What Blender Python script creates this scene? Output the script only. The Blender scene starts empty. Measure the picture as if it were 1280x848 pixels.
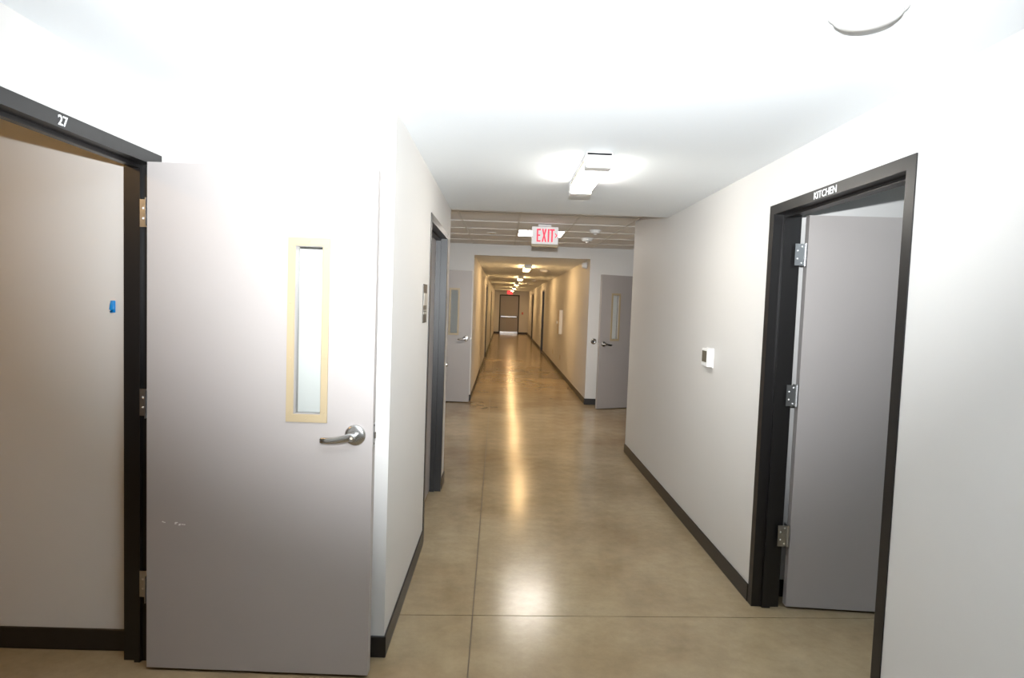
import bpy, bmesh, math, random
from mathutils import Vector, Matrix
R = math.radians
random.seed(7)
sc = bpy.context.scene
col = sc.collection

# ------------------------------------------------------------------ camera
def setup_camera():
    f, yaw, pit, rol, H = 753.23, R(.9457), R(3.2129), R(2.0275), 1.6053
    fw = Vector((math.sin(yaw) * math.cos(pit), math.cos(yaw) * math.cos(pit), -math.sin(pit)))
    rt = Vector((math.cos(yaw), -math.sin(yaw), 0)); up = rt.cross(fw)
    r2 = rt * math.cos(rol) + up * math.sin(rol)
    u2 = -rt * math.sin(rol) + up * math.cos(rol)
    cd = bpy.data.cameras.new('camera'); cd.sensor_width = 36; cd.lens = f / 1280 * 36
    cd.clip_start = .02; cd.clip_end = 200
    co = bpy.data.objects.new('camera', cd); col.objects.link(co)
    m = Matrix((r2, u2, -fw)).transposed().to_4x4(); m.translation = (0, 0, H)
    co.matrix_world = m
    sc.camera = co
setup_camera()

# ------------------------------------------------------------------ world, flash, exposure
w = bpy.data.worlds.new('world'); sc.world = w; w.use_nodes = True
w.node_tree.nodes['Background'].inputs[0].default_value = (.5, .55, .6, 1)
w.node_tree.nodes['Background'].inputs[1].default_value = .05
FLASH_W = 900
fl = bpy.data.lights.new('camera_flash', 'SPOT'); fl.energy = FLASH_W; fl.color = (.93, .97, 1.0)
fl.spot_size = R(98); fl.spot_blend = 1.0; fl.shadow_soft_size = .018
fo = bpy.data.objects.new('camera_flash', fl); col.objects.link(fo)
fo.location = (0, .04, 1.80); fo.rotation_euler = (R(90 + 17), 0, R(-.9))
sc.view_settings.view_transform = 'Standard'; sc.view_settings.look = 'None'
sc.view_settings.exposure = 0.22; sc.view_settings.gamma = 1.0; sc.view_settings.use_curve_mapping = False

# ------------------------------------------------------------------ materials
M = {}
def mat(name, rgb, rough=.5, metal=0, spec=.5, bump=0, bscale=200, var=0, vscale=3, emit=None, estr=0, coat=0):
    m = bpy.data.materials.new(name); m.use_nodes = True; nt = m.node_tree; N = nt.nodes; L = nt.links
    b = N['Principled BSDF']
    b.inputs['Base Color'].default_value = (*rgb, 1); b.inputs['Roughness'].default_value = rough
    b.inputs['Metallic'].default_value = metal; b.inputs['Specular IOR Level'].default_value = spec
    b.inputs['Coat Weight'].default_value = coat
    tc = N.new('ShaderNodeTexCoord')
    if var:
        n = N.new('ShaderNodeTexNoise'); n.inputs['Scale'].default_value = vscale; n.inputs['Detail'].default_value = 4
        mx = N.new('ShaderNodeMix'); mx.data_type = 'RGBA'
        mx.inputs['A'].default_value = (*[c * (1 - var) for c in rgb], 1)
        mx.inputs['B'].default_value = (*[min(1, c * (1 + var)) for c in rgb], 1)
        L.new(tc.outputs['Object'], n.inputs['Vector']); L.new(n.outputs['Fac'], mx.inputs['Factor'])
        L.new(mx.outputs['Result'], b.inputs['Base Color'])
    if bump:
        n = N.new('ShaderNodeTexNoise'); n.inputs['Scale'].default_value = bscale; n.inputs['Detail'].default_value = 2
        bp = N.new('ShaderNodeBump'); bp.inputs['Strength'].default_value = bump; bp.inputs['Distance'].default_value = .002
        L.new(tc.outputs['Object'], n.inputs['Vector']); L.new(n.outputs['Fac'], bp.inputs['Height'])
        L.new(bp.outputs['Normal'], b.inputs['Normal'])
    if emit:
        b.inputs['Emission Color'].default_value = (*emit, 1); b.inputs['Emission Strength'].default_value = estr
    M[name] = m
    return m

WARM = (1.0, .70, .34)
mat('wall', (.65, .638, .62), .55, bump=.08, bscale=260, var=.015)
mat('ceil', (.83, .87, .90), .7, bump=.08, bscale=180, var=.01)
mat('tile', (.85, .835, .82), .85, var=.02, vscale=25)
mat('tbar', (.74, .73, .71), .45)
mat('door', (.382, .354, .342), .42, bump=.03, bscale=300, var=.02)
mat('tan', (.42, .34, .22), .5)
mat('frame', (.011, .010, .010), .38, bump=.03, bscale=150)
mat('frame_slate', (.05, .055, .065), .33, bump=.03, bscale=150)
mat('base', (.016, .013, .012), .42, var=.15, vscale=8)
mat('beige', (.40, .32, .20), .4)
mat('white', (.80, .80, .79), .4)
mat('cream', (.62, .53, .41), .45)
mat('steel', (.60, .60, .59), .24, metal=1)
mat('zinc', (.55, .56, .57), .38, metal=1, bump=.2, bscale=90)
mat('dark', (.035, .03, .025), .4)
mat('screen', (.12, .11, .085), .25)
mat('blue', (.0, .23, .62), .35)
mat('signplate', (.075, .065, .055), .4)
mat('signinsert', (.45, .43, .39), .4)
mat('letter', (.85, .86, .87), .5)
mat('lens', (.9, .9, .88), .3, emit=(1, .64, .29), estr=46.0)
mat('lens_hall', (.9, .9, .88), .3, emit=(1, .95, .86), estr=40.0)
mat('troffer_lens', (.9, .9, .88), .3, emit=(1, .93, .84), estr=30.0)
mat('lens_room', (.9, .9, .88), .3, emit=(1, .60, .24), estr=24.0)
mat('lens_cool', (.9, .9, .9), .3, emit=(.80, .92, 1.0), estr=14.0)
mat('exit_face', (.80, .80, .80), .35, emit=(1, .85, .85), estr=.12)
mat('exit_red', (.75, .02, .06), .4, emit=(1, .02, .08), estr=.5)
mat('exit_glow', (.8, .05, .05), .4, emit=(1, .05, .05), estr=1.3)
mat('red', (.5, .03, .02), .4)
mat('joint', (.17, .13, .09), .8)

def glass():
    m = bpy.data.materials.new('glass'); m.use_nodes = True; nt = m.node_tree; N = nt.nodes; L = nt.links
    N.remove(N['Principled BSDF'])
    t = N.new('ShaderNodeBsdfTransparent'); t.inputs[0].default_value = (.97, .985, .98, 1)
    g = N.new('ShaderNodeBsdfGlossy'); g.inputs['Roughness'].default_value = .03
    fr = N.new('ShaderNodeFresnel'); fr.inputs['IOR'].default_value = 1.5
    x = N.new('ShaderNodeMixShader'); L.new(fr.outputs[0], x.inputs[0]); L.new(t.outputs[0], x.inputs[1]); L.new(g.outputs[0], x.inputs[2])
    L.new(x.outputs[0], N['Material Output'].inputs[0]); M['glass'] = m
glass()

def concrete():
    m = bpy.data.materials.new('concrete'); m.use_nodes = True; nt = m.node_tree; N = nt.nodes; L = nt.links
    b = N['Principled BSDF']; tc = N.new('ShaderNodeTexCoord')
    def noise(s, d, rough=.55):
        n = N.new('ShaderNodeTexNoise'); n.inputs['Scale'].default_value = s; n.inputs['Detail'].default_value = d
        n.inputs['Roughness'].default_value = rough; L.new(tc.outputs['Object'], n.inputs['Vector']); return n.outputs['Fac']
    def ramp(src, stops):
        r = N.new('ShaderNodeValToRGB'); L.new(src, r.inputs[0]); e = r.color_ramp.elements
        e[0].position, e[0].color = stops[0][0], (*stops[0][1], 1); e[1].position, e[1].color = stops[-1][0], (*stops[-1][1], 1)
        for p, c in stops[1:-1]:
            q = e.new(p); q.color = (*c, 1)
        return r.outputs[0]
    c1 = ramp(noise(.9, 7, .62), [(.30, (.240, .168, .092)), (.5, (.320, .246, .150)), (.70, (.400, .322, .210))])
    c2 = ramp(noise(7, 8, .7), [(.28, (.84, .83, .82)), (.72, (1.12, 1.12, 1.11))])
    mx = N.new('ShaderNodeMix'); mx.data_type = 'RGBA'; mx.blend_type = 'MULTIPLY'; mx.inputs['Factor'].default_value = 1
    L.new(c1, mx.inputs['A']); L.new(c2, mx.inputs['B'])
    L.new(mx.outputs['Result'], b.inputs['Base Color'])
    mr = N.new('ShaderNodeMapRange'); L.new(noise(5, 6), mr.inputs[0]); mr.inputs['To Min'].default_value = .18; mr.inputs['To Max'].default_value = .22
    L.new(mr.outputs[0], b.inputs['Roughness'])
    b.inputs['Specular IOR Level'].default_value = .32
    M['concrete'] = m
concrete()

# ------------------------------------------------------------------ mesh helpers
def obj(name, bm, m, parent=None, smooth=False):
    me = bpy.data.meshes.new(name)
    bmesh.ops.recalc_face_normals(bm, faces=bm.faces[:]); bm.to_mesh(me); bm.free()
    if smooth:
        for p in me.polygons: p.use_smooth = True
        try: me.set_sharp_from_angle(angle=R(40))
        except Exception: pass
    o = bpy.data.objects.new(name, me); col.objects.link(o)
    me.materials.append(M[m])
    if parent: o.parent = parent
    return o
def tag(o, label, cat, group=None, kind=None):
    o['label'] = label; o['category'] = cat
    if group: o['group'] = group
    if kind: o['kind'] = kind
    return o
def empty(name, loc=(0, 0, 0), rz=0):
    o = bpy.data.objects.new(name, None); col.objects.link(o); o.location = loc; o.rotation_euler = (0, 0, rz)
    o.empty_display_size = .05
    return o
def bx(bm, x0, x1, y0, y1, z0, z1, bev=0, seg=1):
    vs = [bm.verts.new(p) for p in [(x0, y0, z0), (x1, y0, z0), (x1, y1, z0), (x0, y1, z0), (x0, y0, z1), (x1, y0, z1), (x1, y1, z1), (x0, y1, z1)]]
    fs = [bm.faces.new([vs[i] for i in q]) for q in [(0, 3, 2, 1), (4, 5, 6, 7), (0, 1, 5, 4), (1, 2, 6, 5), (2, 3, 7, 6), (3, 0, 4, 7)]]
    if bev:
        es = list({e for f in fs for e in f.edges})
        bmesh.ops.bevel(bm, geom=es, offset=bev, segments=seg, affect='EDGES', profile=.5)
    return bm
def box(*a, **k): return bx(bmesh.new(), *a, **k)
def boxes(lst, bev=0):
    bm = bmesh.new()
    for a in lst: bx(bm, *a, bev=bev)
    return bm
def lathe(bm, prof, n=32, axis='Z', o=(0, 0, 0)):
    """prof: (radius, height) list along the axis; axis is a letter with optional sign"""
    o = Vector(o); sg = -1 if axis[0] == '-' else 1; a = axis[-1]
    def P(r, h, t):
        c, s = r * math.cos(t), r * math.sin(t); h *= sg
        return o + Vector({'Z': (c, s, h), 'Y': (c, h, s), 'X': (h, c, s)}[a])
    rings = []
    for r, h in prof:
        rings.append([bm.verts.new(P(0, h, 0))] if r < 1e-6 else [bm.verts.new(P(r, h, 2 * math.pi * i / n)) for i in range(n)])
    for A, B in zip(rings, rings[1:]):
        for i in range(n):
            j = (i + 1) % n
            q = [A[i % len(A)], A[j % len(A)], B[j % len(B)], B[i % len(B)]]
            u = []
            for v in q:
                if v not in u: u.append(v)
            if len(u) >= 3: bm.faces.new(u)
    for rg in (rings[0], rings[-1]):
        if len(rg) > 2: bm.faces.new(rg)
    return bm
def tube(bm, pts, rads, n=12):
    """elliptical sweep: rads = (ra, rb) per point"""
    rings = []
    pts = [Vector(p) for p in pts]
    for i, p in enumerate(pts):
        d = (pts[min(i + 1, len(pts) - 1)] - pts[max(i - 1, 0)]).normalized()
        u = Vector((0, 0, 1)); s = d.cross(u)
        if s.length < 1e-4: s = Vector((1, 0, 0))
        s.normalize(); u = s.cross(d)
        ra, rb = rads[i]
        rings.append([bm.verts.new(p + s * ra * math.cos(2 * math.pi * k / n) + u * rb * math.sin(2 * math.pi * k / n)) for k in range(n)])
    for A, B in zip(rings, rings[1:]):
        for k in range(n): bm.faces.new([A[k], A[(k + 1) % n], B[(k + 1) % n], B[k]])
    bm.faces.new(rings[0]); bm.faces.new(rings[-1])
    return bm
def holed(bm, x0, x1, z0, z1, hx0, hx1, hz0, hz1, y0, y1):
    """a rectangular plate in XZ between y0 and y1 with one rectangular hole"""
    def ring(y): return ([bm.verts.new((x, y, z)) for x, z in ((x0, z0), (x1, z0), (x1, z1), (x0, z1))],
                         [bm.verts.new((x, y, z)) for x, z in ((hx0, hz0), (hx1, hz0), (hx1, hz1), (hx0, hz1))])
    A, a = ring(y0); B, b = ring(y1)
    for i in range(4):
        j = (i + 1) % 4
        bm.faces.new([A[i], A[j], a[j], a[i]]); bm.faces.new([B[j], B[i], b[i], b[j]])
        bm.faces.new([A[j], A[i], B[i], B[j]]); bm.faces.new([a[i], a[j], b[j], b[i]])
    return bm
def poly(bm, pts, y0, y1):
    """extrude an (x,z) outline from y0 to y1"""
    A = [bm.verts.new((x, y0, z)) for x, z in pts]; B = [bm.verts.new((x, y1, z)) for x, z in pts]
    bm.faces.new(A); bm.faces.new(B[::-1])
    for i in range(len(pts)):
        j = (i + 1) % len(pts); bm.faces.new([A[j], A[i], B[i], B[j]])
    return bm

# ------------------------------------------------------------------ measures of the place (metres)
XR, XL, XLL = 1.422, -.485, -1.475
YC, YE, YS, ZC = 2.642, 5.337, 6.679, 2.4233
YB, ZT, X1, X2, Z2, YEND = 9.926, 2.577, -.500, 1.405, 2.404, 33.8
XSL, XSR = -1.45, 2.40          # side walls of the tiled crossing
YBK, ROOF = -3.6, 2.78
FZ = 2.184                      # top of the door frames
XO0, XO1, YO1 = -6.0, 6.0, 34.4

# ------------------------------------------------------------------ floor: sub-base and concrete slabs between saw-cut joints
fb = tag(obj('floor', box(XO0, XO1, YBK - .2, YO1, -.25, -.006), 'joint'), 'polished tan concrete floor running down the corridor', 'floor', kind='structure')
g = .0028
xj = lambda y: -.076 - .009 * y
yj = lambda x, y: y + .037 * x
ys = [None, 3.03, 12.3, 21.6, 31.0, None]
for a, b in zip(ys, ys[1:]):
    for side in (0, 1):
        def yy(x, j, dflt, s): return dflt if j is None else yj(x, j) + s * g
        def pt(xside, j, dflt, s):
            if xside == 'o': x = XO0 if side == 0 else XO1; return (x, yy(x, j, dflt, s))
            y0 = dflt if j is None else j; x = xj(y0) + (-g if side == 0 else g); return (x, yy(x, j, dflt, s))
        P = [pt('o', a, YBK - .2, 1), pt('i', a, YBK - .2, 1), pt('i', b, YO1, -1), pt('o', b, YO1, -1)]
        bm = bmesh.new()
        lo = [bm.verts.new((x, y, -.02)) for x, y in P]; hi = [bm.verts.new((x, y, 0)) for x, y in P]
        bm.faces.new(lo[::-1]); tf = bm.faces.new(hi)
        for i in range(4): j = (i + 1) % 4; bm.faces.new([lo[i], lo[j], hi[j], hi[i]])
        obj('concrete_slab', bm, 'concrete', fb)

# ------------------------------------------------------------------ walls
def struct(name, lst, m, label, cat='wall'):
    return tag(obj(name, boxes(lst), m), label, cat, kind='structure')
def xwall(x0, x1, y0, y1, z1, openings):
    """wall running along Y with door openings (ya, yb, top)"""
    out = []; y = y0
    for a, b, t in sorted(openings):
        out += [(x0, x1, y, a, 0, z1), (x0, x1, a, b, t, z1)]; y = b
    return out + [(x0, x1, y, y1, 0, z1)]
T0 = FZ - .03                    # wall opening top behind the frame head
K1, K2 = 2.105, 3.254            # kitchen frame, outer
A1, A2 = 1.565, 2.620            # frame 27, outer
L1, L2 = 3.926, 5.107            # corridor door frame, outer
FR = [(20.7, 21.8), (28.1, 29.2)]
FL = [(17.4, 18.5), (25.0, 26.1)]
op = lambda a, b: (a + .02, b - .02, T0)
struct('wall_left', xwall(XLL - .12, XLL, YBK, YC, ROOF, [op(A1, A2)]), 'wall', 'off-white wall around the door frame numbered 27')
struct('wall_corner', [(XO0, XL, YC, YC + .14, 0, ROOF)], 'wall', 'white wall behind the open door with the beige window frame')
struct('wall_left_corridor', xwall(XL - .137, XL, YC + .14, YE, ROOF, [op(L1, L2)]), 'wall', 'off-white corridor wall carrying the dark room sign')
struct('wall_crossing_left', xwall(XSL - .12, XSL, YE, YB, ROOF, [(8.74, 9.80, T0)]) + [(XO0, XL - .137, YE - .15, YE, 0, ROOF)], 'wall', 'side wall of the tiled crossing holding the door with a pale lever side')
struct('wall_right', xwall(XR, XR + .14, YBK, YS, ROOF, [op(K1, K2)]), 'wall', 'off-white wall with the thermostat and the kitchen doorway')
struct('wall_kitchen', [(XR + .14, XO1, 3.33, 3.47, 0, ROOF)], 'wall', 'white kitchen wall behind the open kitchen door')
struct('wall_crossing_right', [(XR + .14, XSR + .12, YS - .14, YS, 0, ROOF)] + xwall(XSR, XSR + .12, YS, YB, ROOF, [(8.82, 9.88, T0)]), 'wall', 'side wall of the tiled crossing past the thermostat wall')
struct('wall_back', [(XSL - .12, X1, YB, YB + .15, 0, ROOF), (X2, XSR + .12, YB, YB + .15, 0, ROOF), (X1, X2, YB, YB + .15, Z2, ROOF)], 'wall', 'pale wall framing the opening to the long far corridor')
struct('wall_far_left', xwall(X1 - .14, X1, YB + .15, YEND, ROOF, [op(*d) for d in FL]), 'wall', 'warm-lit far corridor wall opposite the extinguisher cabinet')
struct('wall_far_right', xwall(X2, X2 + .14, YB + .15, YEND, ROOF, [op(*d) for d in FR]), 'wall', 'warm-lit far corridor wall holding the white extinguisher cabinet')
E1, E2 = -.215, .905
struct('wall_end', [(XO0, E1 + .02, YEND, YEND + .15, 0, ROOF), (E2 - .02, XO1, YEND, YEND + .15, 0, ROOF), (E1 + .02, E2 - .02, YEND, YEND + .15, T0, ROOF)], 'wall', 'end wall of the far corridor around the exit door')
struct('wall_outer', [(XO0 - .1, XO0, YBK, YO1, 0, ROOF), (XO1, XO1 + .1, YBK, YO1, 0, ROOF), (XO0, XO1, YBK - .1, YBK, 0, ROOF), (XO0, XO1, YO1, YO1 + .1, 0, ROOF)], 'wall', 'outer walls closing off the building all around')
# ceilings
struct('ceiling', [(XLL, XR, YBK, YC, ZC, ROOF), (XL, XR, YC, YE, ZC, ROOF)], 'ceil', 'smooth white ceiling over the near hall', 'ceiling')
struct('ceiling_far_corridor', [(X1, X2, YB + .15, YEND, Z2, ROOF)], 'ceil', 'low plaster ceiling of the far corridor', 'ceiling')
struct('ceiling_room', [(XO0, XLL - .12, YBK, YC, 2.6, ROOF)], 'wall', 'ceiling of the room behind frame number 27', 'ceiling')
struct('ceiling_kitchen', [(XR + .14, XO1, YBK, 3.33, 2.6, ROOF)], 'ceil', 'ceiling of the kitchen behind the wide doorway', 'ceiling')
struct('ceiling_roof', [(XO0 - .1, XO1 + .1, YBK - .1, YO1 + .1, ROOF, ROOF + .1)], 'ceil', 'roof slab above all the rooms', 'ceiling')

# suspended tile ceiling over the crossing
tx = [XSL, -1.155, -.512, .148, .793, 1.419, 2.06, XSR]
ty = [YE, 5.78, 6.47, 7.16, 7.85, 8.54, 9.23, YB]
ct = tag(obj('ceiling_tiled', box(XSL, XSR, YE, YB, ZT + .06, ROOF), 'tile'), 'suspended grid ceiling of square mineral tiles', 'ceiling', kind='structure')
for x in tx[1:-1]:
    bm = box(x - .012, x + .012, YE, YB, ZT, ZT + .006); bx(bm, x - .002, x + .002, YE, YB, ZT + .006, ZT + .04); obj('ceiling_runner', bm, 'tbar', ct)
for y in ty[1:-1]:
    for xa, xb in zip(tx, tx[1:]):
        obj('cross_tee', box(xa + .012, xb - .012, y - .012, y + .012, ZT + .0005, ZT + .006), 'tbar', ct)
for ya, yb in zip(ty, ty[1:]):
    for xa, xb in zip(tx, tx[1:]):
        if (xa, ya) == (.148, 7.85): continue
        obj('ceiling_tile', box(xa + .003, xb - .003, ya + .003, yb - .003, ZT + .007, ZT + .022, bev=.004), 'tile', ct)
tag(ct, 'suspended grid ceiling of square tiles over the crossing', 'ceiling', kind='structure')

# ------------------------------------------------------------------ baseboards
def baseb(name, lst, label):
    bm = bmesh.new()
    for x0, x1, y0, y1 in lst: bx(bm, x0, x1, y0, y1, 0, .1, bev=.0035)
    return tag(obj(name, bm, 'base'), label, 'baseboard', kind='structure')
t = .009
baseb('baseboard_right', [(XR - t, XR, K2, YS + t), (XR - t, XR, YBK, K1)], 'black rubber baseboard below the thermostat')
baseb('baseboard_left', [(XL, XL + t, YC - t, L1), (XL, XL + t, L2, YE + t)], 'black rubber baseboard below the dark room sign')
baseb('baseboard_corner', [(XLL, XL + t, YC - t, YC)], 'black rubber baseboard behind the open door with window')
baseb('baseboard_hall', [(XLL, XLL + t, YBK, A1)], 'black rubber baseboard in the hall before frame 27')
baseb('baseboard_room', [(XO0, XLL - .12, YC - t, YC)], 'black rubber baseboard in the room behind frame 27')
baseb('baseboard_kitchen', [(XR + .14, XO1, 3.33 - t, 3.33)], 'black rubber baseboard behind the open kitchen door')
baseb('baseboard_back_left', [(XSL, X1 + t, YB - t, YB)], 'short black baseboard behind the door beside the far opening')
baseb('baseboard_back_right', [(X2 - t, XSR, YB - t, YB)], 'short black baseboard under the round wall bumper')
baseb('baseboard_far_right', [(X2 - t, X2, YB, FR[0][0]), (X2 - t, X2, FR[0][1], FR[1][0]), (X2 - t, X2, FR[1][1], YEND)], 'brown-black baseboard under the extinguisher cabinet wall')
baseb('baseboard_far_left', [(X1, X1 + t, YB, FL[0][0]), (X1, X1 + t, FL[0][1], FL[1][0]), (X1, X1 + t, FL[1][1], YEND)], 'brown-black baseboard opposite the extinguisher cabinet wall')
baseb('baseboard_end', [(X1, E1, YEND - t, YEND), (E2, X2, YEND - t, YEND)], 'dark baseboard either side of the exit door')

# ------------------------------------------------------------------ hollow metal door frames
def frame(n, loc, rz, W, D, label, m='frame', face=.05, top=FZ):
    """local x along the wall 0..W (outer width), y into the wall 0..D, z up"""
    r = empty('trim_%d' % n, loc, rz); tag(r, label, 'door frame', kind='structure')
    p, s, rb = .005, .016, .048
    prof = [(0, -p), (face, -p), (face, rb), (face + s, rb), (face + s, D - rb), (face, D - rb), (face, D + p), (0, D + p), (0, D), (.02, D), (.02, 0), (0, 0)]
    def sweep(name, f0, f1):
        bm = bmesh.new()
        A = [bm.verts.new(f0(u, d)) for u, d in prof]; B = [bm.verts.new(f1(u, d)) for u, d in prof]
        for i in range(len(prof)): j = (i + 1) % len(prof); bm.faces.new([A[i], A[j], B[j], B[i]])
        bm.faces.new(A); bm.faces.new(B)
        es = [e for e in bm.edges if abs(e.verts[0].co.y - e.verts[1].co.y) < 1e-6 and e.verts[0].co.y < 0]
        return obj(name, bm, m, r)
    sweep('jamb', lambda u, d: (u, d, 0), lambda u, d: (u, d, top - u))
    sweep('jamb', lambda u, d: (W - u, d, 0), lambda u, d: (W - u, d, top - u))
    sweep('head', lambda u, d: (u, d, top - u), lambda u, d: (W - u, d, top - u))
    return r
# local y into the wall: right wall rz=-90 turns local x to -Y, local y to +X ; left walls rz=+90: x to +Y, y to -X
fk = frame(2, (XR, K2, 0), R(-90), K2 - K1, .14, 'black metal door frame lettered KITCHEN')
f27 = frame(1, (XLL, A1, 0), R(90), A2 - A1, .12, 'black metal door frame numbered 27')
flc = frame(3, (XL, L1, 0), R(90), L2 - L1, .137, 'black metal door frame past the dark room sign', 'frame')
frame(4, (XSL, 8.72, 0), R(90), 1.10, .12, 'black metal frame at the side of the tiled crossing behind the room sign wall')
frame(5, (XSR, 9.90, 0), R(-90), 1.10, .12, 'black metal frame at the side of the tiled crossing behind the thermostat wall')
frame(6, (X2, FR[0][1], 0), R(-90), 1.1, .14, 'dark door frame past the extinguisher cabinet')
frame(7, (X2, FR[1][1], 0), R(-90), 1.1, .14, 'dark door frame on the cabinet side nearest the end door')
frame(8, (X1, FL[0][0], 0), R(90), 1.1, .14, 'dark door frame opposite the extinguisher cabinet side')
frame(9, (X1, FL[1][0], 0), R(90), 1.1, .14, 'dark door frame opposite the cabinet side, nearest the end door')
frame(10, (E1, YEND, 0), 0, E2 - E1, .15, 'dark frame around the exit door at the corridor end')

def text_mesh(name, s, size, m, parent, fn, off=.012, sx=1.0, depth=.0012):
    cu = bpy.data.curves.new(name, 'FONT'); cu.body = s; cu.size = size; cu.offset = off * size; cu.extrude = depth / 2
    cu.align_x = 'CENTER'; cu.resolution_u = 3
    to = bpy.data.objects.new('tmp', cu); col.objects.link(to)
    dg = bpy.context.evaluated_depsgraph_get(); me = bpy.data.meshes.new_from_object(to.evaluated_get(dg))
    bpy.data.objects.remove(to)
    for v in me.vertices: v.co = Vector(fn(v.co.x * sx, v.co.y, v.co.z))
    o = bpy.data.objects.new(name, me); col.objects.link(o); me.materials.clear(); me.materials.append(M[m])
    o.parent = parent; return o
# lettering stands on the frame face (local y = -.009)
ktc = K2 - 2.70
text_mesh('lettering', 'KITCHEN', .046, 'letter', fk, lambda x, y, z: (ktc + x, -.0058 - z, FZ - .0425 + y), off=.012, sx=1.0)['label'] = 'white capital letters KITCHEN'
text_mesh('lettering', '27', .046, 'letter', f27, lambda x, y, z: (2.042 - A1 + x, -.0058 - z, FZ - .0415 + y), off=.018, sx=.95)['label'] = 'white numerals 27'

# ------------------------------------------------------------------ doors
def hinge(parent, x, y, z, a_leaf, a_jamb, m='zinc'):
    """knuckle at (x,y), two leaves reaching out at given angles (radians, local)"""
    r = empty('hinge', (x, y, z)); r.parent = parent
    bm = bmesh.new()
    for k in range(5): lathe(bm, [(.0075, .0005 + k * .0228), (.0075, .0222 + k * .0228)], 14)
    lathe(bm, [(0, .1145), (.0055, .1145), (.0055, .118), (0, .119)], 12); lathe(bm, [(0, -.004), (.0055, -.003), (.0055, 0), (0, 0)], 12)
    obj('knuckle', bm, m, r, True)
    for a in (a_leaf, a_jamb):
        if a is None: continue
        o = obj('hinge_leaf', box(.003, .056, -.0015, .0015, 0, .114), m, r); o.rotation_euler = (0, 0, a)
        bm = bmesh.new()
        for sx, sz in ((.020, .014), (.042, .036), (.042, .078), (.020, .100)):
            for s in (1, -1): lathe(bm, [(0, .0026 * s), (.0032, .0024 * s), (.0048, .0015 * s)], 10, 'Y', (sx, 0, sz))
        o = obj('screw_heads', bm, 'white', r); o.rotation_euler = (0, 0, a)
    return r
def lever(parent, x, z, y, s, d):
    """lever set on a face at y; s=-1 when the face looks to -y; d = direction of the bar along x"""
    r = empty('lever_handle', (x, y, z)); r.parent = parent
    bm = bmesh.new(); ax = '-Y' if s < 0 else 'Y'
    lathe(bm, [(.044, 0), (.044, .004), (.042, .008), (.036, .0115), (.020, .0125)], 36, ax); obj('rose', bm, 'steel', r, True)
    bm = bmesh.new(); lathe(bm, [(.014, .010), (.0125, .030), (.0125, .048), (.0145, .058), (.0105, .062), (0, .0625)], 24, ax); obj('neck', bm, 'steel', r, True)
    bm = bmesh.new()
    pts = [(-.012 * d, .050 * s, .002), (.010 * d, .052 * s, .001), (.035 * d, .053 * s, -.006), (.065 * d, .053 * s, -.0125), (.100 * d, .052 * s, -.0155), (.125 * d, .048 * s, -.0165), (.131 * d, .046 * s, -.0165)]
    rad = [(.007, .015), (.0075, .017), (.007, .0155), (.006, .0145), (.0055, .0135), (.0052, .0125), (.0045, .011)]
    tube(bm, pts, rad, 16); obj('lever_bar', bm, 'steel', r, True)
    bm = bmesh.new(); lathe(bm, [(.0052, .0625), (.0052, .0635), (0, .0637)], 14, ax); obj('key_cylinder', bm, 'cream', r, True)
    return r
DT = .045
def door(n, loc, rz, W, label, lite=True, levers=(-1, 1), m='door', hz=(1.876, 1.083, .295), hside=0, hinges=True, H=2.119, z0=.015, jam=None, koff=.005):
    """local x from hinge edge 0..W, y 0..DT, hside: face carrying the knuckles (0 or DT)"""
    r = empty('door_%d' % n, loc, rz); tag(r, label, 'door', kind='structure')
    bm = bmesh.new()
    a, b, c, d = W - .360, W - .190, 1.092, 1.850
    if lite:
        holed(bm, 0, W, z0, z0 + H, a + .030, b - .030, c + .034, d - .034, 0, DT)
    else: bx(bm, 0, W, 0, DT, z0, z0 + H)
    es = [e for e in bm.edges if all(v.co.x in (0, W) or abs(v.co.x - W) < 1e-6 for v in e.verts) and abs(e.verts[0].co.y - e.verts[1].co.y) < 1e-6]
    obj('door_leaf', bm, m, r)
    if lite:
        for s, y in ((-1, 0), (1, DT)):
            vf = obj('window_frame', holed(bmesh.new(), a, b, c, d, a + .026, b - .026, c + .030, d - .030, y, y + s * .007), 'beige', r)
            bm = holed(bmesh.new(), a + .026, b - .026, c + .030, d - .030, a + .029, b - .029, c + .033, d - .033, y + s * .005, DT / 2 + s * .004)
            obj('glazing_stop', bm, 'beige', vf)
            bm = bmesh.new()
            for px, pz in [((a + b) / 2, d - .014), ((a + b) / 2, c + .014)] + [(q, c + .04 + (d - c - .08) * k / 3) for q in (a + .013, b - .013) for k in range(4)]:
                lathe(bm, [(.0042, .0), (.0036, .0016), (0, .002)], 10, 'Y' if s > 0 else '-Y', (px, y + s * .007, pz))
            obj('screw_heads', bm, 'beige', vf)
        obj('glass_pane', box(a + .0262, b - .0262, DT / 2 - .003, DT / 2 + .003, c + .0302, d - .0302), 'glass', r)
    for s in levers: lever(r, W - .072, 1.044, 0 if s < 0 else DT, s, -1)
    if levers:
        bm = box(W - .001, W + .0015, DT / 2 - .014, DT / 2 + .014, .995, 1.095, bev=.0006)
        lp = obj('latch_plate', bm, 'zinc', r)
        bm = poly(bmesh.new(), [(W + .0015, 1.030), (W + .008, 1.030), (W + .008, 1.056), (W + .0015, 1.056)], DT / 2 - .009, DT / 2 + .005); obj('latch_bolt', bm, 'steel', lp)
        bm = bmesh.new()
        for zz in (1.006, 1.084): lathe(bm, [(.005, .0015), (.004, .0028), (0, .003)], 12, 'X', (W, DT / 2, zz))
        obj('screw_heads', bm, 'dark', lp)
    if hinges:
        yk = -.006 if hside == 0 else DT + .006
        for z in hz: hinge(r, -koff, yk, z, (R(90) if hside == 0 else R(-90)), jam)
    return r
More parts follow.
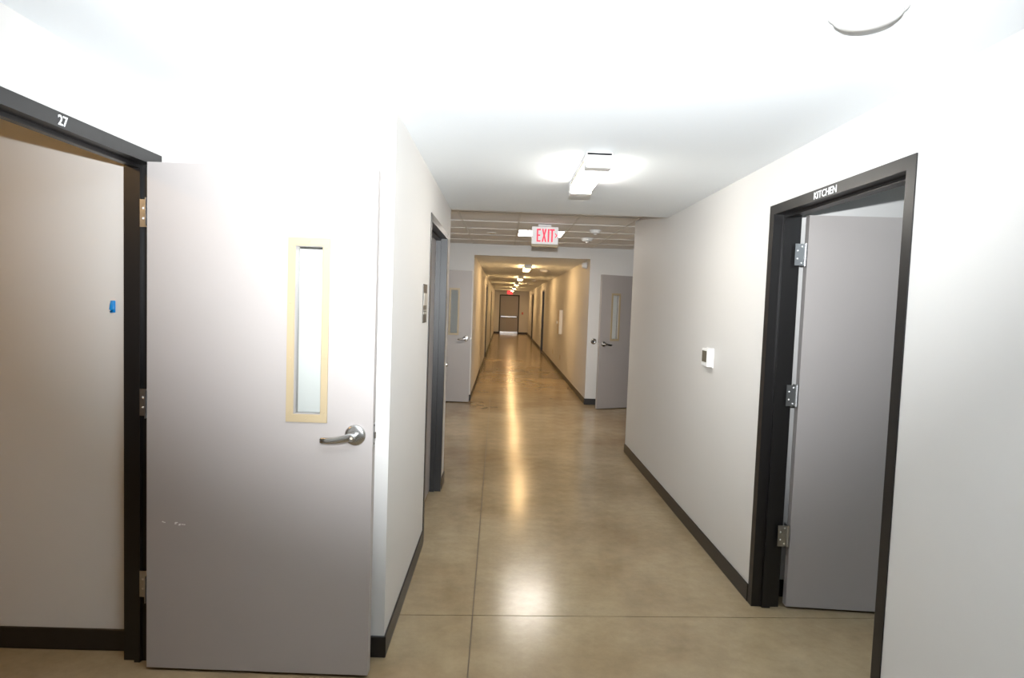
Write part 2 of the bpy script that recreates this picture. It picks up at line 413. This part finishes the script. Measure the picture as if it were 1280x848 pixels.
# 27: open at right angles to its wall, its face towards the hall
d27 = door(1, (-1.462, 2.500, 0), R(-1.25), .940, 'grey door with beige window frame swung open from frame 27', hside=DT, jam=R(180))
bm = bmesh.new()
rnd = random.Random(3)
for cx, cz, n in ((.072, .648, 2), (.120, .643, 3), (.140, .640, 3), (.158, .643, 2)):
    for k in range(n):
        x, z = cx + rnd.uniform(-.008, .008), cz + rnd.uniform(-.004, .004); q = [(x + math.cos(v) * rnd.uniform(.003, .007), z + math.sin(v) * rnd.uniform(.0012, .003)) for v in [i * 1.0472 for i in range(6)]]
        poly(bm, q, -.0006 - .00005 * k, .001)
obj('paint_chips', bm, 'white', d27)
# kitchen: swung into the kitchen about the far jamb
door(2, (1.598, 3.182, 0), R(-4.0), 1.045, 'plain grey kitchen door open with three bright hinges', lite=False, hside=0, hz=(1.868, 1.118, .352), jam=R(184), koff=.013)
# closed door in the corridor wall
d3 = door(3, (XL - .090, L1 + .053, 0), R(90), L2 - L1 - .106, 'closed grey door in the frame past the dark room sign', lite=False, levers=(), hinges=False)
lever(d3, .072, 1.044, 0, -1, 1)
for z in (1.876, 1.083, .295): hinge(d3, L2 - L1 - .106 - .006, -.007, z, None, None, 'dark')
# side doors of the crossing, resting near the back wall
door(4, (-1.425, 9.705, 0), 0, .915, 'grey door with window, lever towards the far corridor opening, behind the room sign wall', hside=DT)
door(5, (2.335, 9.835, 0), R(180 + 23.7), .895, 'grey door with window, half hidden by the thermostat wall', hside=0)
for i, (a, b) in enumerate(FR): door(6 + i, (X2 + .093, b - .053, 0), R(-90), b - a - .106, ['closed brown door past the extinguisher cabinet', 'closed brown door on the cabinet side nearest the end'][i], lite=False, levers=(-1,), hinges=False)
for i, (a, b) in enumerate(FL): door(8 + i, (X1 - .093, a + .053, 0), R(90), b - a - .106, ['closed brown door opposite the extinguisher cabinet side', 'closed brown door opposite the cabinet side, nearest the end'][i], lite=False, levers=(-1,), hinges=False)
de = door(10, (E1 + .053, YEND + .102, 0), 0, E2 - E1 - .106, 'brown exit door with a push bar at the corridor end', lite=False, levers=(), hinges=False)
pb = obj('push_bar', box(.04, .94, -.075, -.035, .925, .985, bev=.008), 'steel', de)
obj('bar_bracket', box(.03, .10, -.035, 0, .915, .995), 'dark', pb); obj('bar_bracket', box(.86, .98, -.035, 0, .915, .995), 'dark', pb)
obj('kick_plate', box(.005, 1.0, -.006, .001, .016, .115), 'steel', de)
th = obj('threshold', poly(bmesh.new(), [(0, 0), (0, .001), (.08, .012), (.16, .012), (.24, .001), (.24, 0)], 0, 1.01), 'steel', de)
th.rotation_euler = (0, 0, R(90)); th.location = (1.01, -.20, 0)

# ------------------------------------------------------------------ ceiling lights
def wrap_light(x, y0, y1, zc, label, lm='lens', W=.135, D=.078, group='wraparound ceiling lights'):
    r = empty('ceiling_light', (x, (y0 + y1) / 2, zc)); tag(r, label, 'ceiling light', group)
    h = (y1 - y0) / 2; e = .10
    obj('tray', box(-W / 2, W / 2, -h, h, -.018, 0, bev=.002), 'white', r)
    for s in (-1, 1):
        obj('end_cap', box(-W / 2 - .003, W / 2 + .003, *sorted((s * h, s * (h - e))), -D - .003, 0, bev=.006), 'white', r)
        obj('side_rail', box(*sorted((s * W / 2, s * (W / 2 - .008))), -h + e, h - e, -.034, -.018), 'cream', r)
    n = 10; q = W / 2 - .002; pts = [(-q + .008, -.018), (-q + .008, -.036)] + [(-q * math.cos(math.pi * k / n), -D + .016 - .016 * math.sin(math.pi * k / n)) for k in range(n + 1)] + [(q - .008, -.036), (q - .008, -.018)]
    obj('lens', poly(bmesh.new(), pts, -h + e - .001, h - e + .001), lm, r, True)
    return r
CX = .468
wrap_light(CX + .01, 3.20, 4.05, ZC, 'glowing wraparound light on the white ceiling of the near hall', lm='lens_hall')
ords = ['first', 'second', 'third', 'fourth', 'fifth']
for i, y in enumerate((11.75, 16.5, 21.3, 26.1, 30.9)):
    wrap_light(CX - .01, y, y + 1.22, Z2, ['glowing light on the far corridor ceiling, closest to the tiled crossing', 'far corridor light, second from the tiled crossing', 'far corridor light, third and middle one of the row', 'far corridor light, fourth from the tiled crossing', 'far corridor light beside the end exit sign'][i], lm='lens')
wrap_light(-2.6, .6, 1.8, 2.6, 'ceiling light in the room behind frame 27', lm='lens_room')
wrap_light(2.9, 1.0, 2.2, 2.6, 'cool white ceiling light inside the kitchen', lm='lens_cool', W=.3)
# recessed square light in the tile grid
r = empty('recessed_light', (.4705, 8.195, ZT)); tag(r, 'square recessed light panel lit in the tile ceiling', 'ceiling light')
obj('housing', box(-.315, .315, -.338, .338, .012, .045), 'white', r)
obj('lens', box(-.295, .295, -.318, .318, .005, .013), 'troffer_lens', r)
bm = bmesh.new(); 
for q in ((-.3175, -.294, -.338, .338), (.294, .3175, -.338, .338), (-.294, .294, -.338, -.317), (-.294, .294, .317, .338)): bx(bm, *q, .001, .014)
obj('trim_ring', bm, 'tbar', r)

# ------------------------------------------------------------------ exit sign over the crossing
r = empty('exit_sign', (.4695, 7.25, ZT)); tag(r, 'white exit sign with red EXIT letters hanging from the tile ceiling', 'exit sign')
obj('housing', box(-.158, .158, -.018, .03, -.232, -.026, bev=.004), 'white', r)
obj('face_plate', box(-.156, .156, -.021, -.018, -.230, -.028), 'exit_face', r)
obj('mount', box(-.085, .07, -.035, .045, -.026, 0, bev=.004), 'white', r)
obj('lower_housing', box(-.160, .160, -.020, .05, -.264, -.232, bev=.004), 'tan', r)
def letter(pts, nm='letter'): obj(nm, poly(bmesh.new(), pts, -.0235, -.0212), 'exit_red', r)
z0, z1 = -.205, -.052; s = .0175
E0 = -.100
letter([(E0, z0), (E0 + .048, z0), (E0 + .048, z0 + s), (E0 + s, z0 + s), (E0 + s, -.137), (E0 + .042, -.137), (E0 + .042, -.137 + s), (E0 + s, -.137 + s), (E0 + s, z1 - s), (E0 + .048, z1 - s), (E0 + .048, z1), (E0, z1)])
X0 = -.040; c = (z0 + z1) / 2
letter([(X0, z0), (X0 + .019, z0), (X0 + .0285, c - .028), (X0 + .038, z0), (X0 + .057, z0), (X0 + .038, c), (X0 + .057, z1), (X0 + .038, z1), (X0 + .0285, c + .028), (X0 + .019, z1), (X0, z1), (X0 + .019, c)])
letter([(.031, z0), (.0495, z0), (.0495, z1), (.031, z1)])
letter([(.074, z0), (.0925, z0), (.0925, z1 - s), (.112, z1 - s), (.112, z1), (.055, z1), (.055, z1 - s), (.074, z1 - s)])
letter([(.116, -.105), (.123, -.098), (.146, -.127), (.123, -.156), (.116, -.149), (.133, -.127)], 'arrow')
# far exit sign
r = empty('exit_sign', (.345, 33.3, Z2)); tag(r, 'small glowing red exit sign at the end of the far corridor', 'exit sign')
obj('housing', box(-.155, .155, -.02, .02, -.205, -.012, bev=.004), 'white', r)
obj('face_plate', box(-.153, .153, -.023, -.02, -.203, -.014), 'exit_glow', r); obj('mount', box(-.05, .05, -.02, .02, -.012, 0), 'white', r)

# ------------------------------------------------------------------ ceiling detectors
def detector(x, y, zc, rad, h, label, tip=True, cat='smoke detector', name='smoke_detector'):
    r = empty(name, (x, y, zc)); tag(r, label, cat)
    bm = bmesh.new(); lathe(bm, [(rad, 0), (rad, h * .3), (rad * .94, h * .36), (0, h * .36)], 40, '-Z'); obj('base', bm, 'white', r, True)
    bm = bmesh.new(); lathe(bm, [(rad * .88, h * .36), (rad * .84, h * .7), (rad * .72, h * .88), (rad * .5, h * .97), (0, h)], 40, '-Z'); obj('cover', bm, 'white', r, True)
    if tip:
        bm = bmesh.new(); lathe(bm, [(rad * .26, h * .95), (rad * .24, h * 1.22), (rad * .14, h * 1.34), (0, h * 1.36)], 20, '-Z'); obj('sensor_tip', bm, 'white', r, True)
    return r
detector(.930, 1.615, ZC, .095, .043, 'large round white detector on the near hall ceiling', tip=False)
detector(1.117, 7.58, ZT, .072, .045, 'white detector on a ceiling tile, higher of the pair beside the exit sign')
detector(1.142, 8.48, ZT, .088, .050, 'white detector with a pale tip, lower of the pair beside the exit sign')
r = empty('sprinkler_cover', (-.187, 8.285, ZT + .006)); tag(r, 'flat round white sprinkler cover on a tile', 'sprinkler')
bm = bmesh.new(); lathe(bm, [(.062, 0), (.060, .006), (.045, .010)], 32, '-Z'); obj('ring', bm, 'white', r, True)
bm = bmesh.new(); lathe(bm, [(.043, .0101), (.043, .014), (0, .015)], 32, '-Z'); obj('cap', bm, 'cream', r, True)
detector(.877, 13.42, Z2, .10, .045, 'flat white detector by the first far corridor light', tip=False)
detector(.915, 18.5, Z2, .07, .05, 'small white detector by the second far corridor light')
detector(-.03, 19.6, Z2, .06, .03, 'tiny white detector across from the second far corridor light', tip=False)
detector(.845, 21.3, Z2, .07, .05, 'small white detector by the third far corridor light', tip=False)
# round strobe on the far corridor wall
r = empty('fire_strobe', (X2, 10.38, 2.33)); tag(r, 'round white alarm strobe high at the far corridor opening', 'alarm')
bm = bmesh.new(); lathe(bm, [(.062, 0), (.062, .018), (.055, .026), (0, .026)], 32, '-X'); obj('base', bm, 'white', r, True)
bm = bmesh.new(); lathe(bm, [(.052, .026), (.050, .060), (.036, .080), (0, .086)], 24, '-X'); obj('strobe_lens', bm, 'white', r, True)

# ------------------------------------------------------------------ things on the walls
r = empty('thermostat', (XR, 4.07, 1.297)); tag(r, 'white thermostat with a small dark screen on the off-white wall', 'thermostat')
obj('back_plate', box(-.008, 0, -.066, .066, -.066, .066, bev=.002), 'white', r)
obj('body', box(-.042, -.008, -.060, .060, -.062, .062, bev=.005), 'white', r)
obj('screen', box(-.0435, -.0415, -.044, .044, -.030, .046), 'screen', r)
bm = bmesh.new()
for k in range(3): bx(bm, -.0440, -.0415, -.035 + .026 * k, -.017 + .026 * k, -.052, -.042, bev=.001)
obj('buttons', bm, 'white', r)

r = empty('room_sign', (XL, 3.715, 1.597)); tag(r, 'narrow dark room sign with pale inserts beside the corridor door frame', 'room sign')
obj('back_plate', box(0, .006, -.08, .08, -.118, .118, bev=.002), 'signplate', r)
obj('insert', box(.005, .0085, -.076, .076, -.012, .062), 'signinsert', r)
obj('insert', box(.005, .0085, -.076, .076, -.066, -.052), 'signinsert', r)
obj('stripe', box(.005, .0080, -.076, .076, -.044, -.039), 'signinsert', r)

def bumper(x, y, z, ax, label, rad=.034):
    r = empty('wall_bumper', (x, y, z)); tag(r, label, 'door bumper')
    bm = bmesh.new(); lathe(bm, [(rad * 1.2, 0), (rad * 1.2, .004), (rad, .012), (rad * .8, .016), (rad * .62, .012)], 28, ax); obj('cup', bm, 'steel', r, True)
    bm = bmesh.new(); lathe(bm, [(rad * .45, .0121), (rad * .42, .014), (0, .0145)], 18, ax); obj('screw', bm, 'dark', r, True)
bumper(1.514, YB, 1.055, '-Y', 'round chrome bumper on the pale back wall beside a lever', .040)
bumper(XL, 5.30, 1.062, 'X', 'tiny chrome bumper at the edge of the room sign wall', .014)

r = empty('extinguisher_cabinet', (X2, 14.36, 1.245)); tag(r, 'white fire extinguisher cabinet on the warm-lit corridor wall', 'cabinet')
obj('box_body', box(-.075, 0, -.19, .19, -.285, .285, bev=.004), 'white', r)
dr = obj('cabinet_door', box(-.083, -.0755, -.185, .185, -.28, .28, bev=.003), 'cream', r)
obj('pull_handle', box(-.115, -.083, .09, .125, -.05, .02, bev=.005), 'white', dr)

def outlet(y, z, label):
    r = empty('wall_outlet', (X2, y, z)); tag(r, label, 'outlet')
    obj('cover_plate', box(-.006, 0, -.036, .036, -.058, .058, bev=.002), 'beige', r)
    for s in (-1, 1): obj('socket', box(-.0075, -.0055, -.017, .017, s * .026 - .015, s * .026 + .015, bev=.0008), 'cream', r)
outlet(14.40, .40, 'beige wall outlet below the extinguisher cabinet')
outlet(16.5, .37, 'beige wall outlet past the extinguisher cabinet')

r = empty('pull_station', (1.09, YEND, 1.16)); tag(r, 'small red fire alarm pull station beside the exit door', 'alarm')
obj('body', box(-.045, .045, -.04, 0, -.06, .06, bev=.004), 'red', r); obj('pull_bar', box(-.03, .03, -.05, -.04, -.02, 0, bev=.002), 'white', r)

r = empty('wall_hook', (-1.690, YC, 1.538)); tag(r, 'bright blue hook on the wall seen through frame 27', 'hook')
obj('adhesive_plate', box(-.011, .011, -.004, 0, -.026, .026, bev=.0018), 'blue', r)
bm = bmesh.new(); tube(bm, [(0, -.004, .024), (0, -.006, .016), (0, -.008, .002), (0, -.010, -.012), (0, -.012, -.022), (0, -.010, -.026)], [(.007, .003), (.010, .004), (.011, .005), (.011, .005), (.009, .005), (.004, .003)], 14); obj('hook_body', bm, 'blue', r, True)
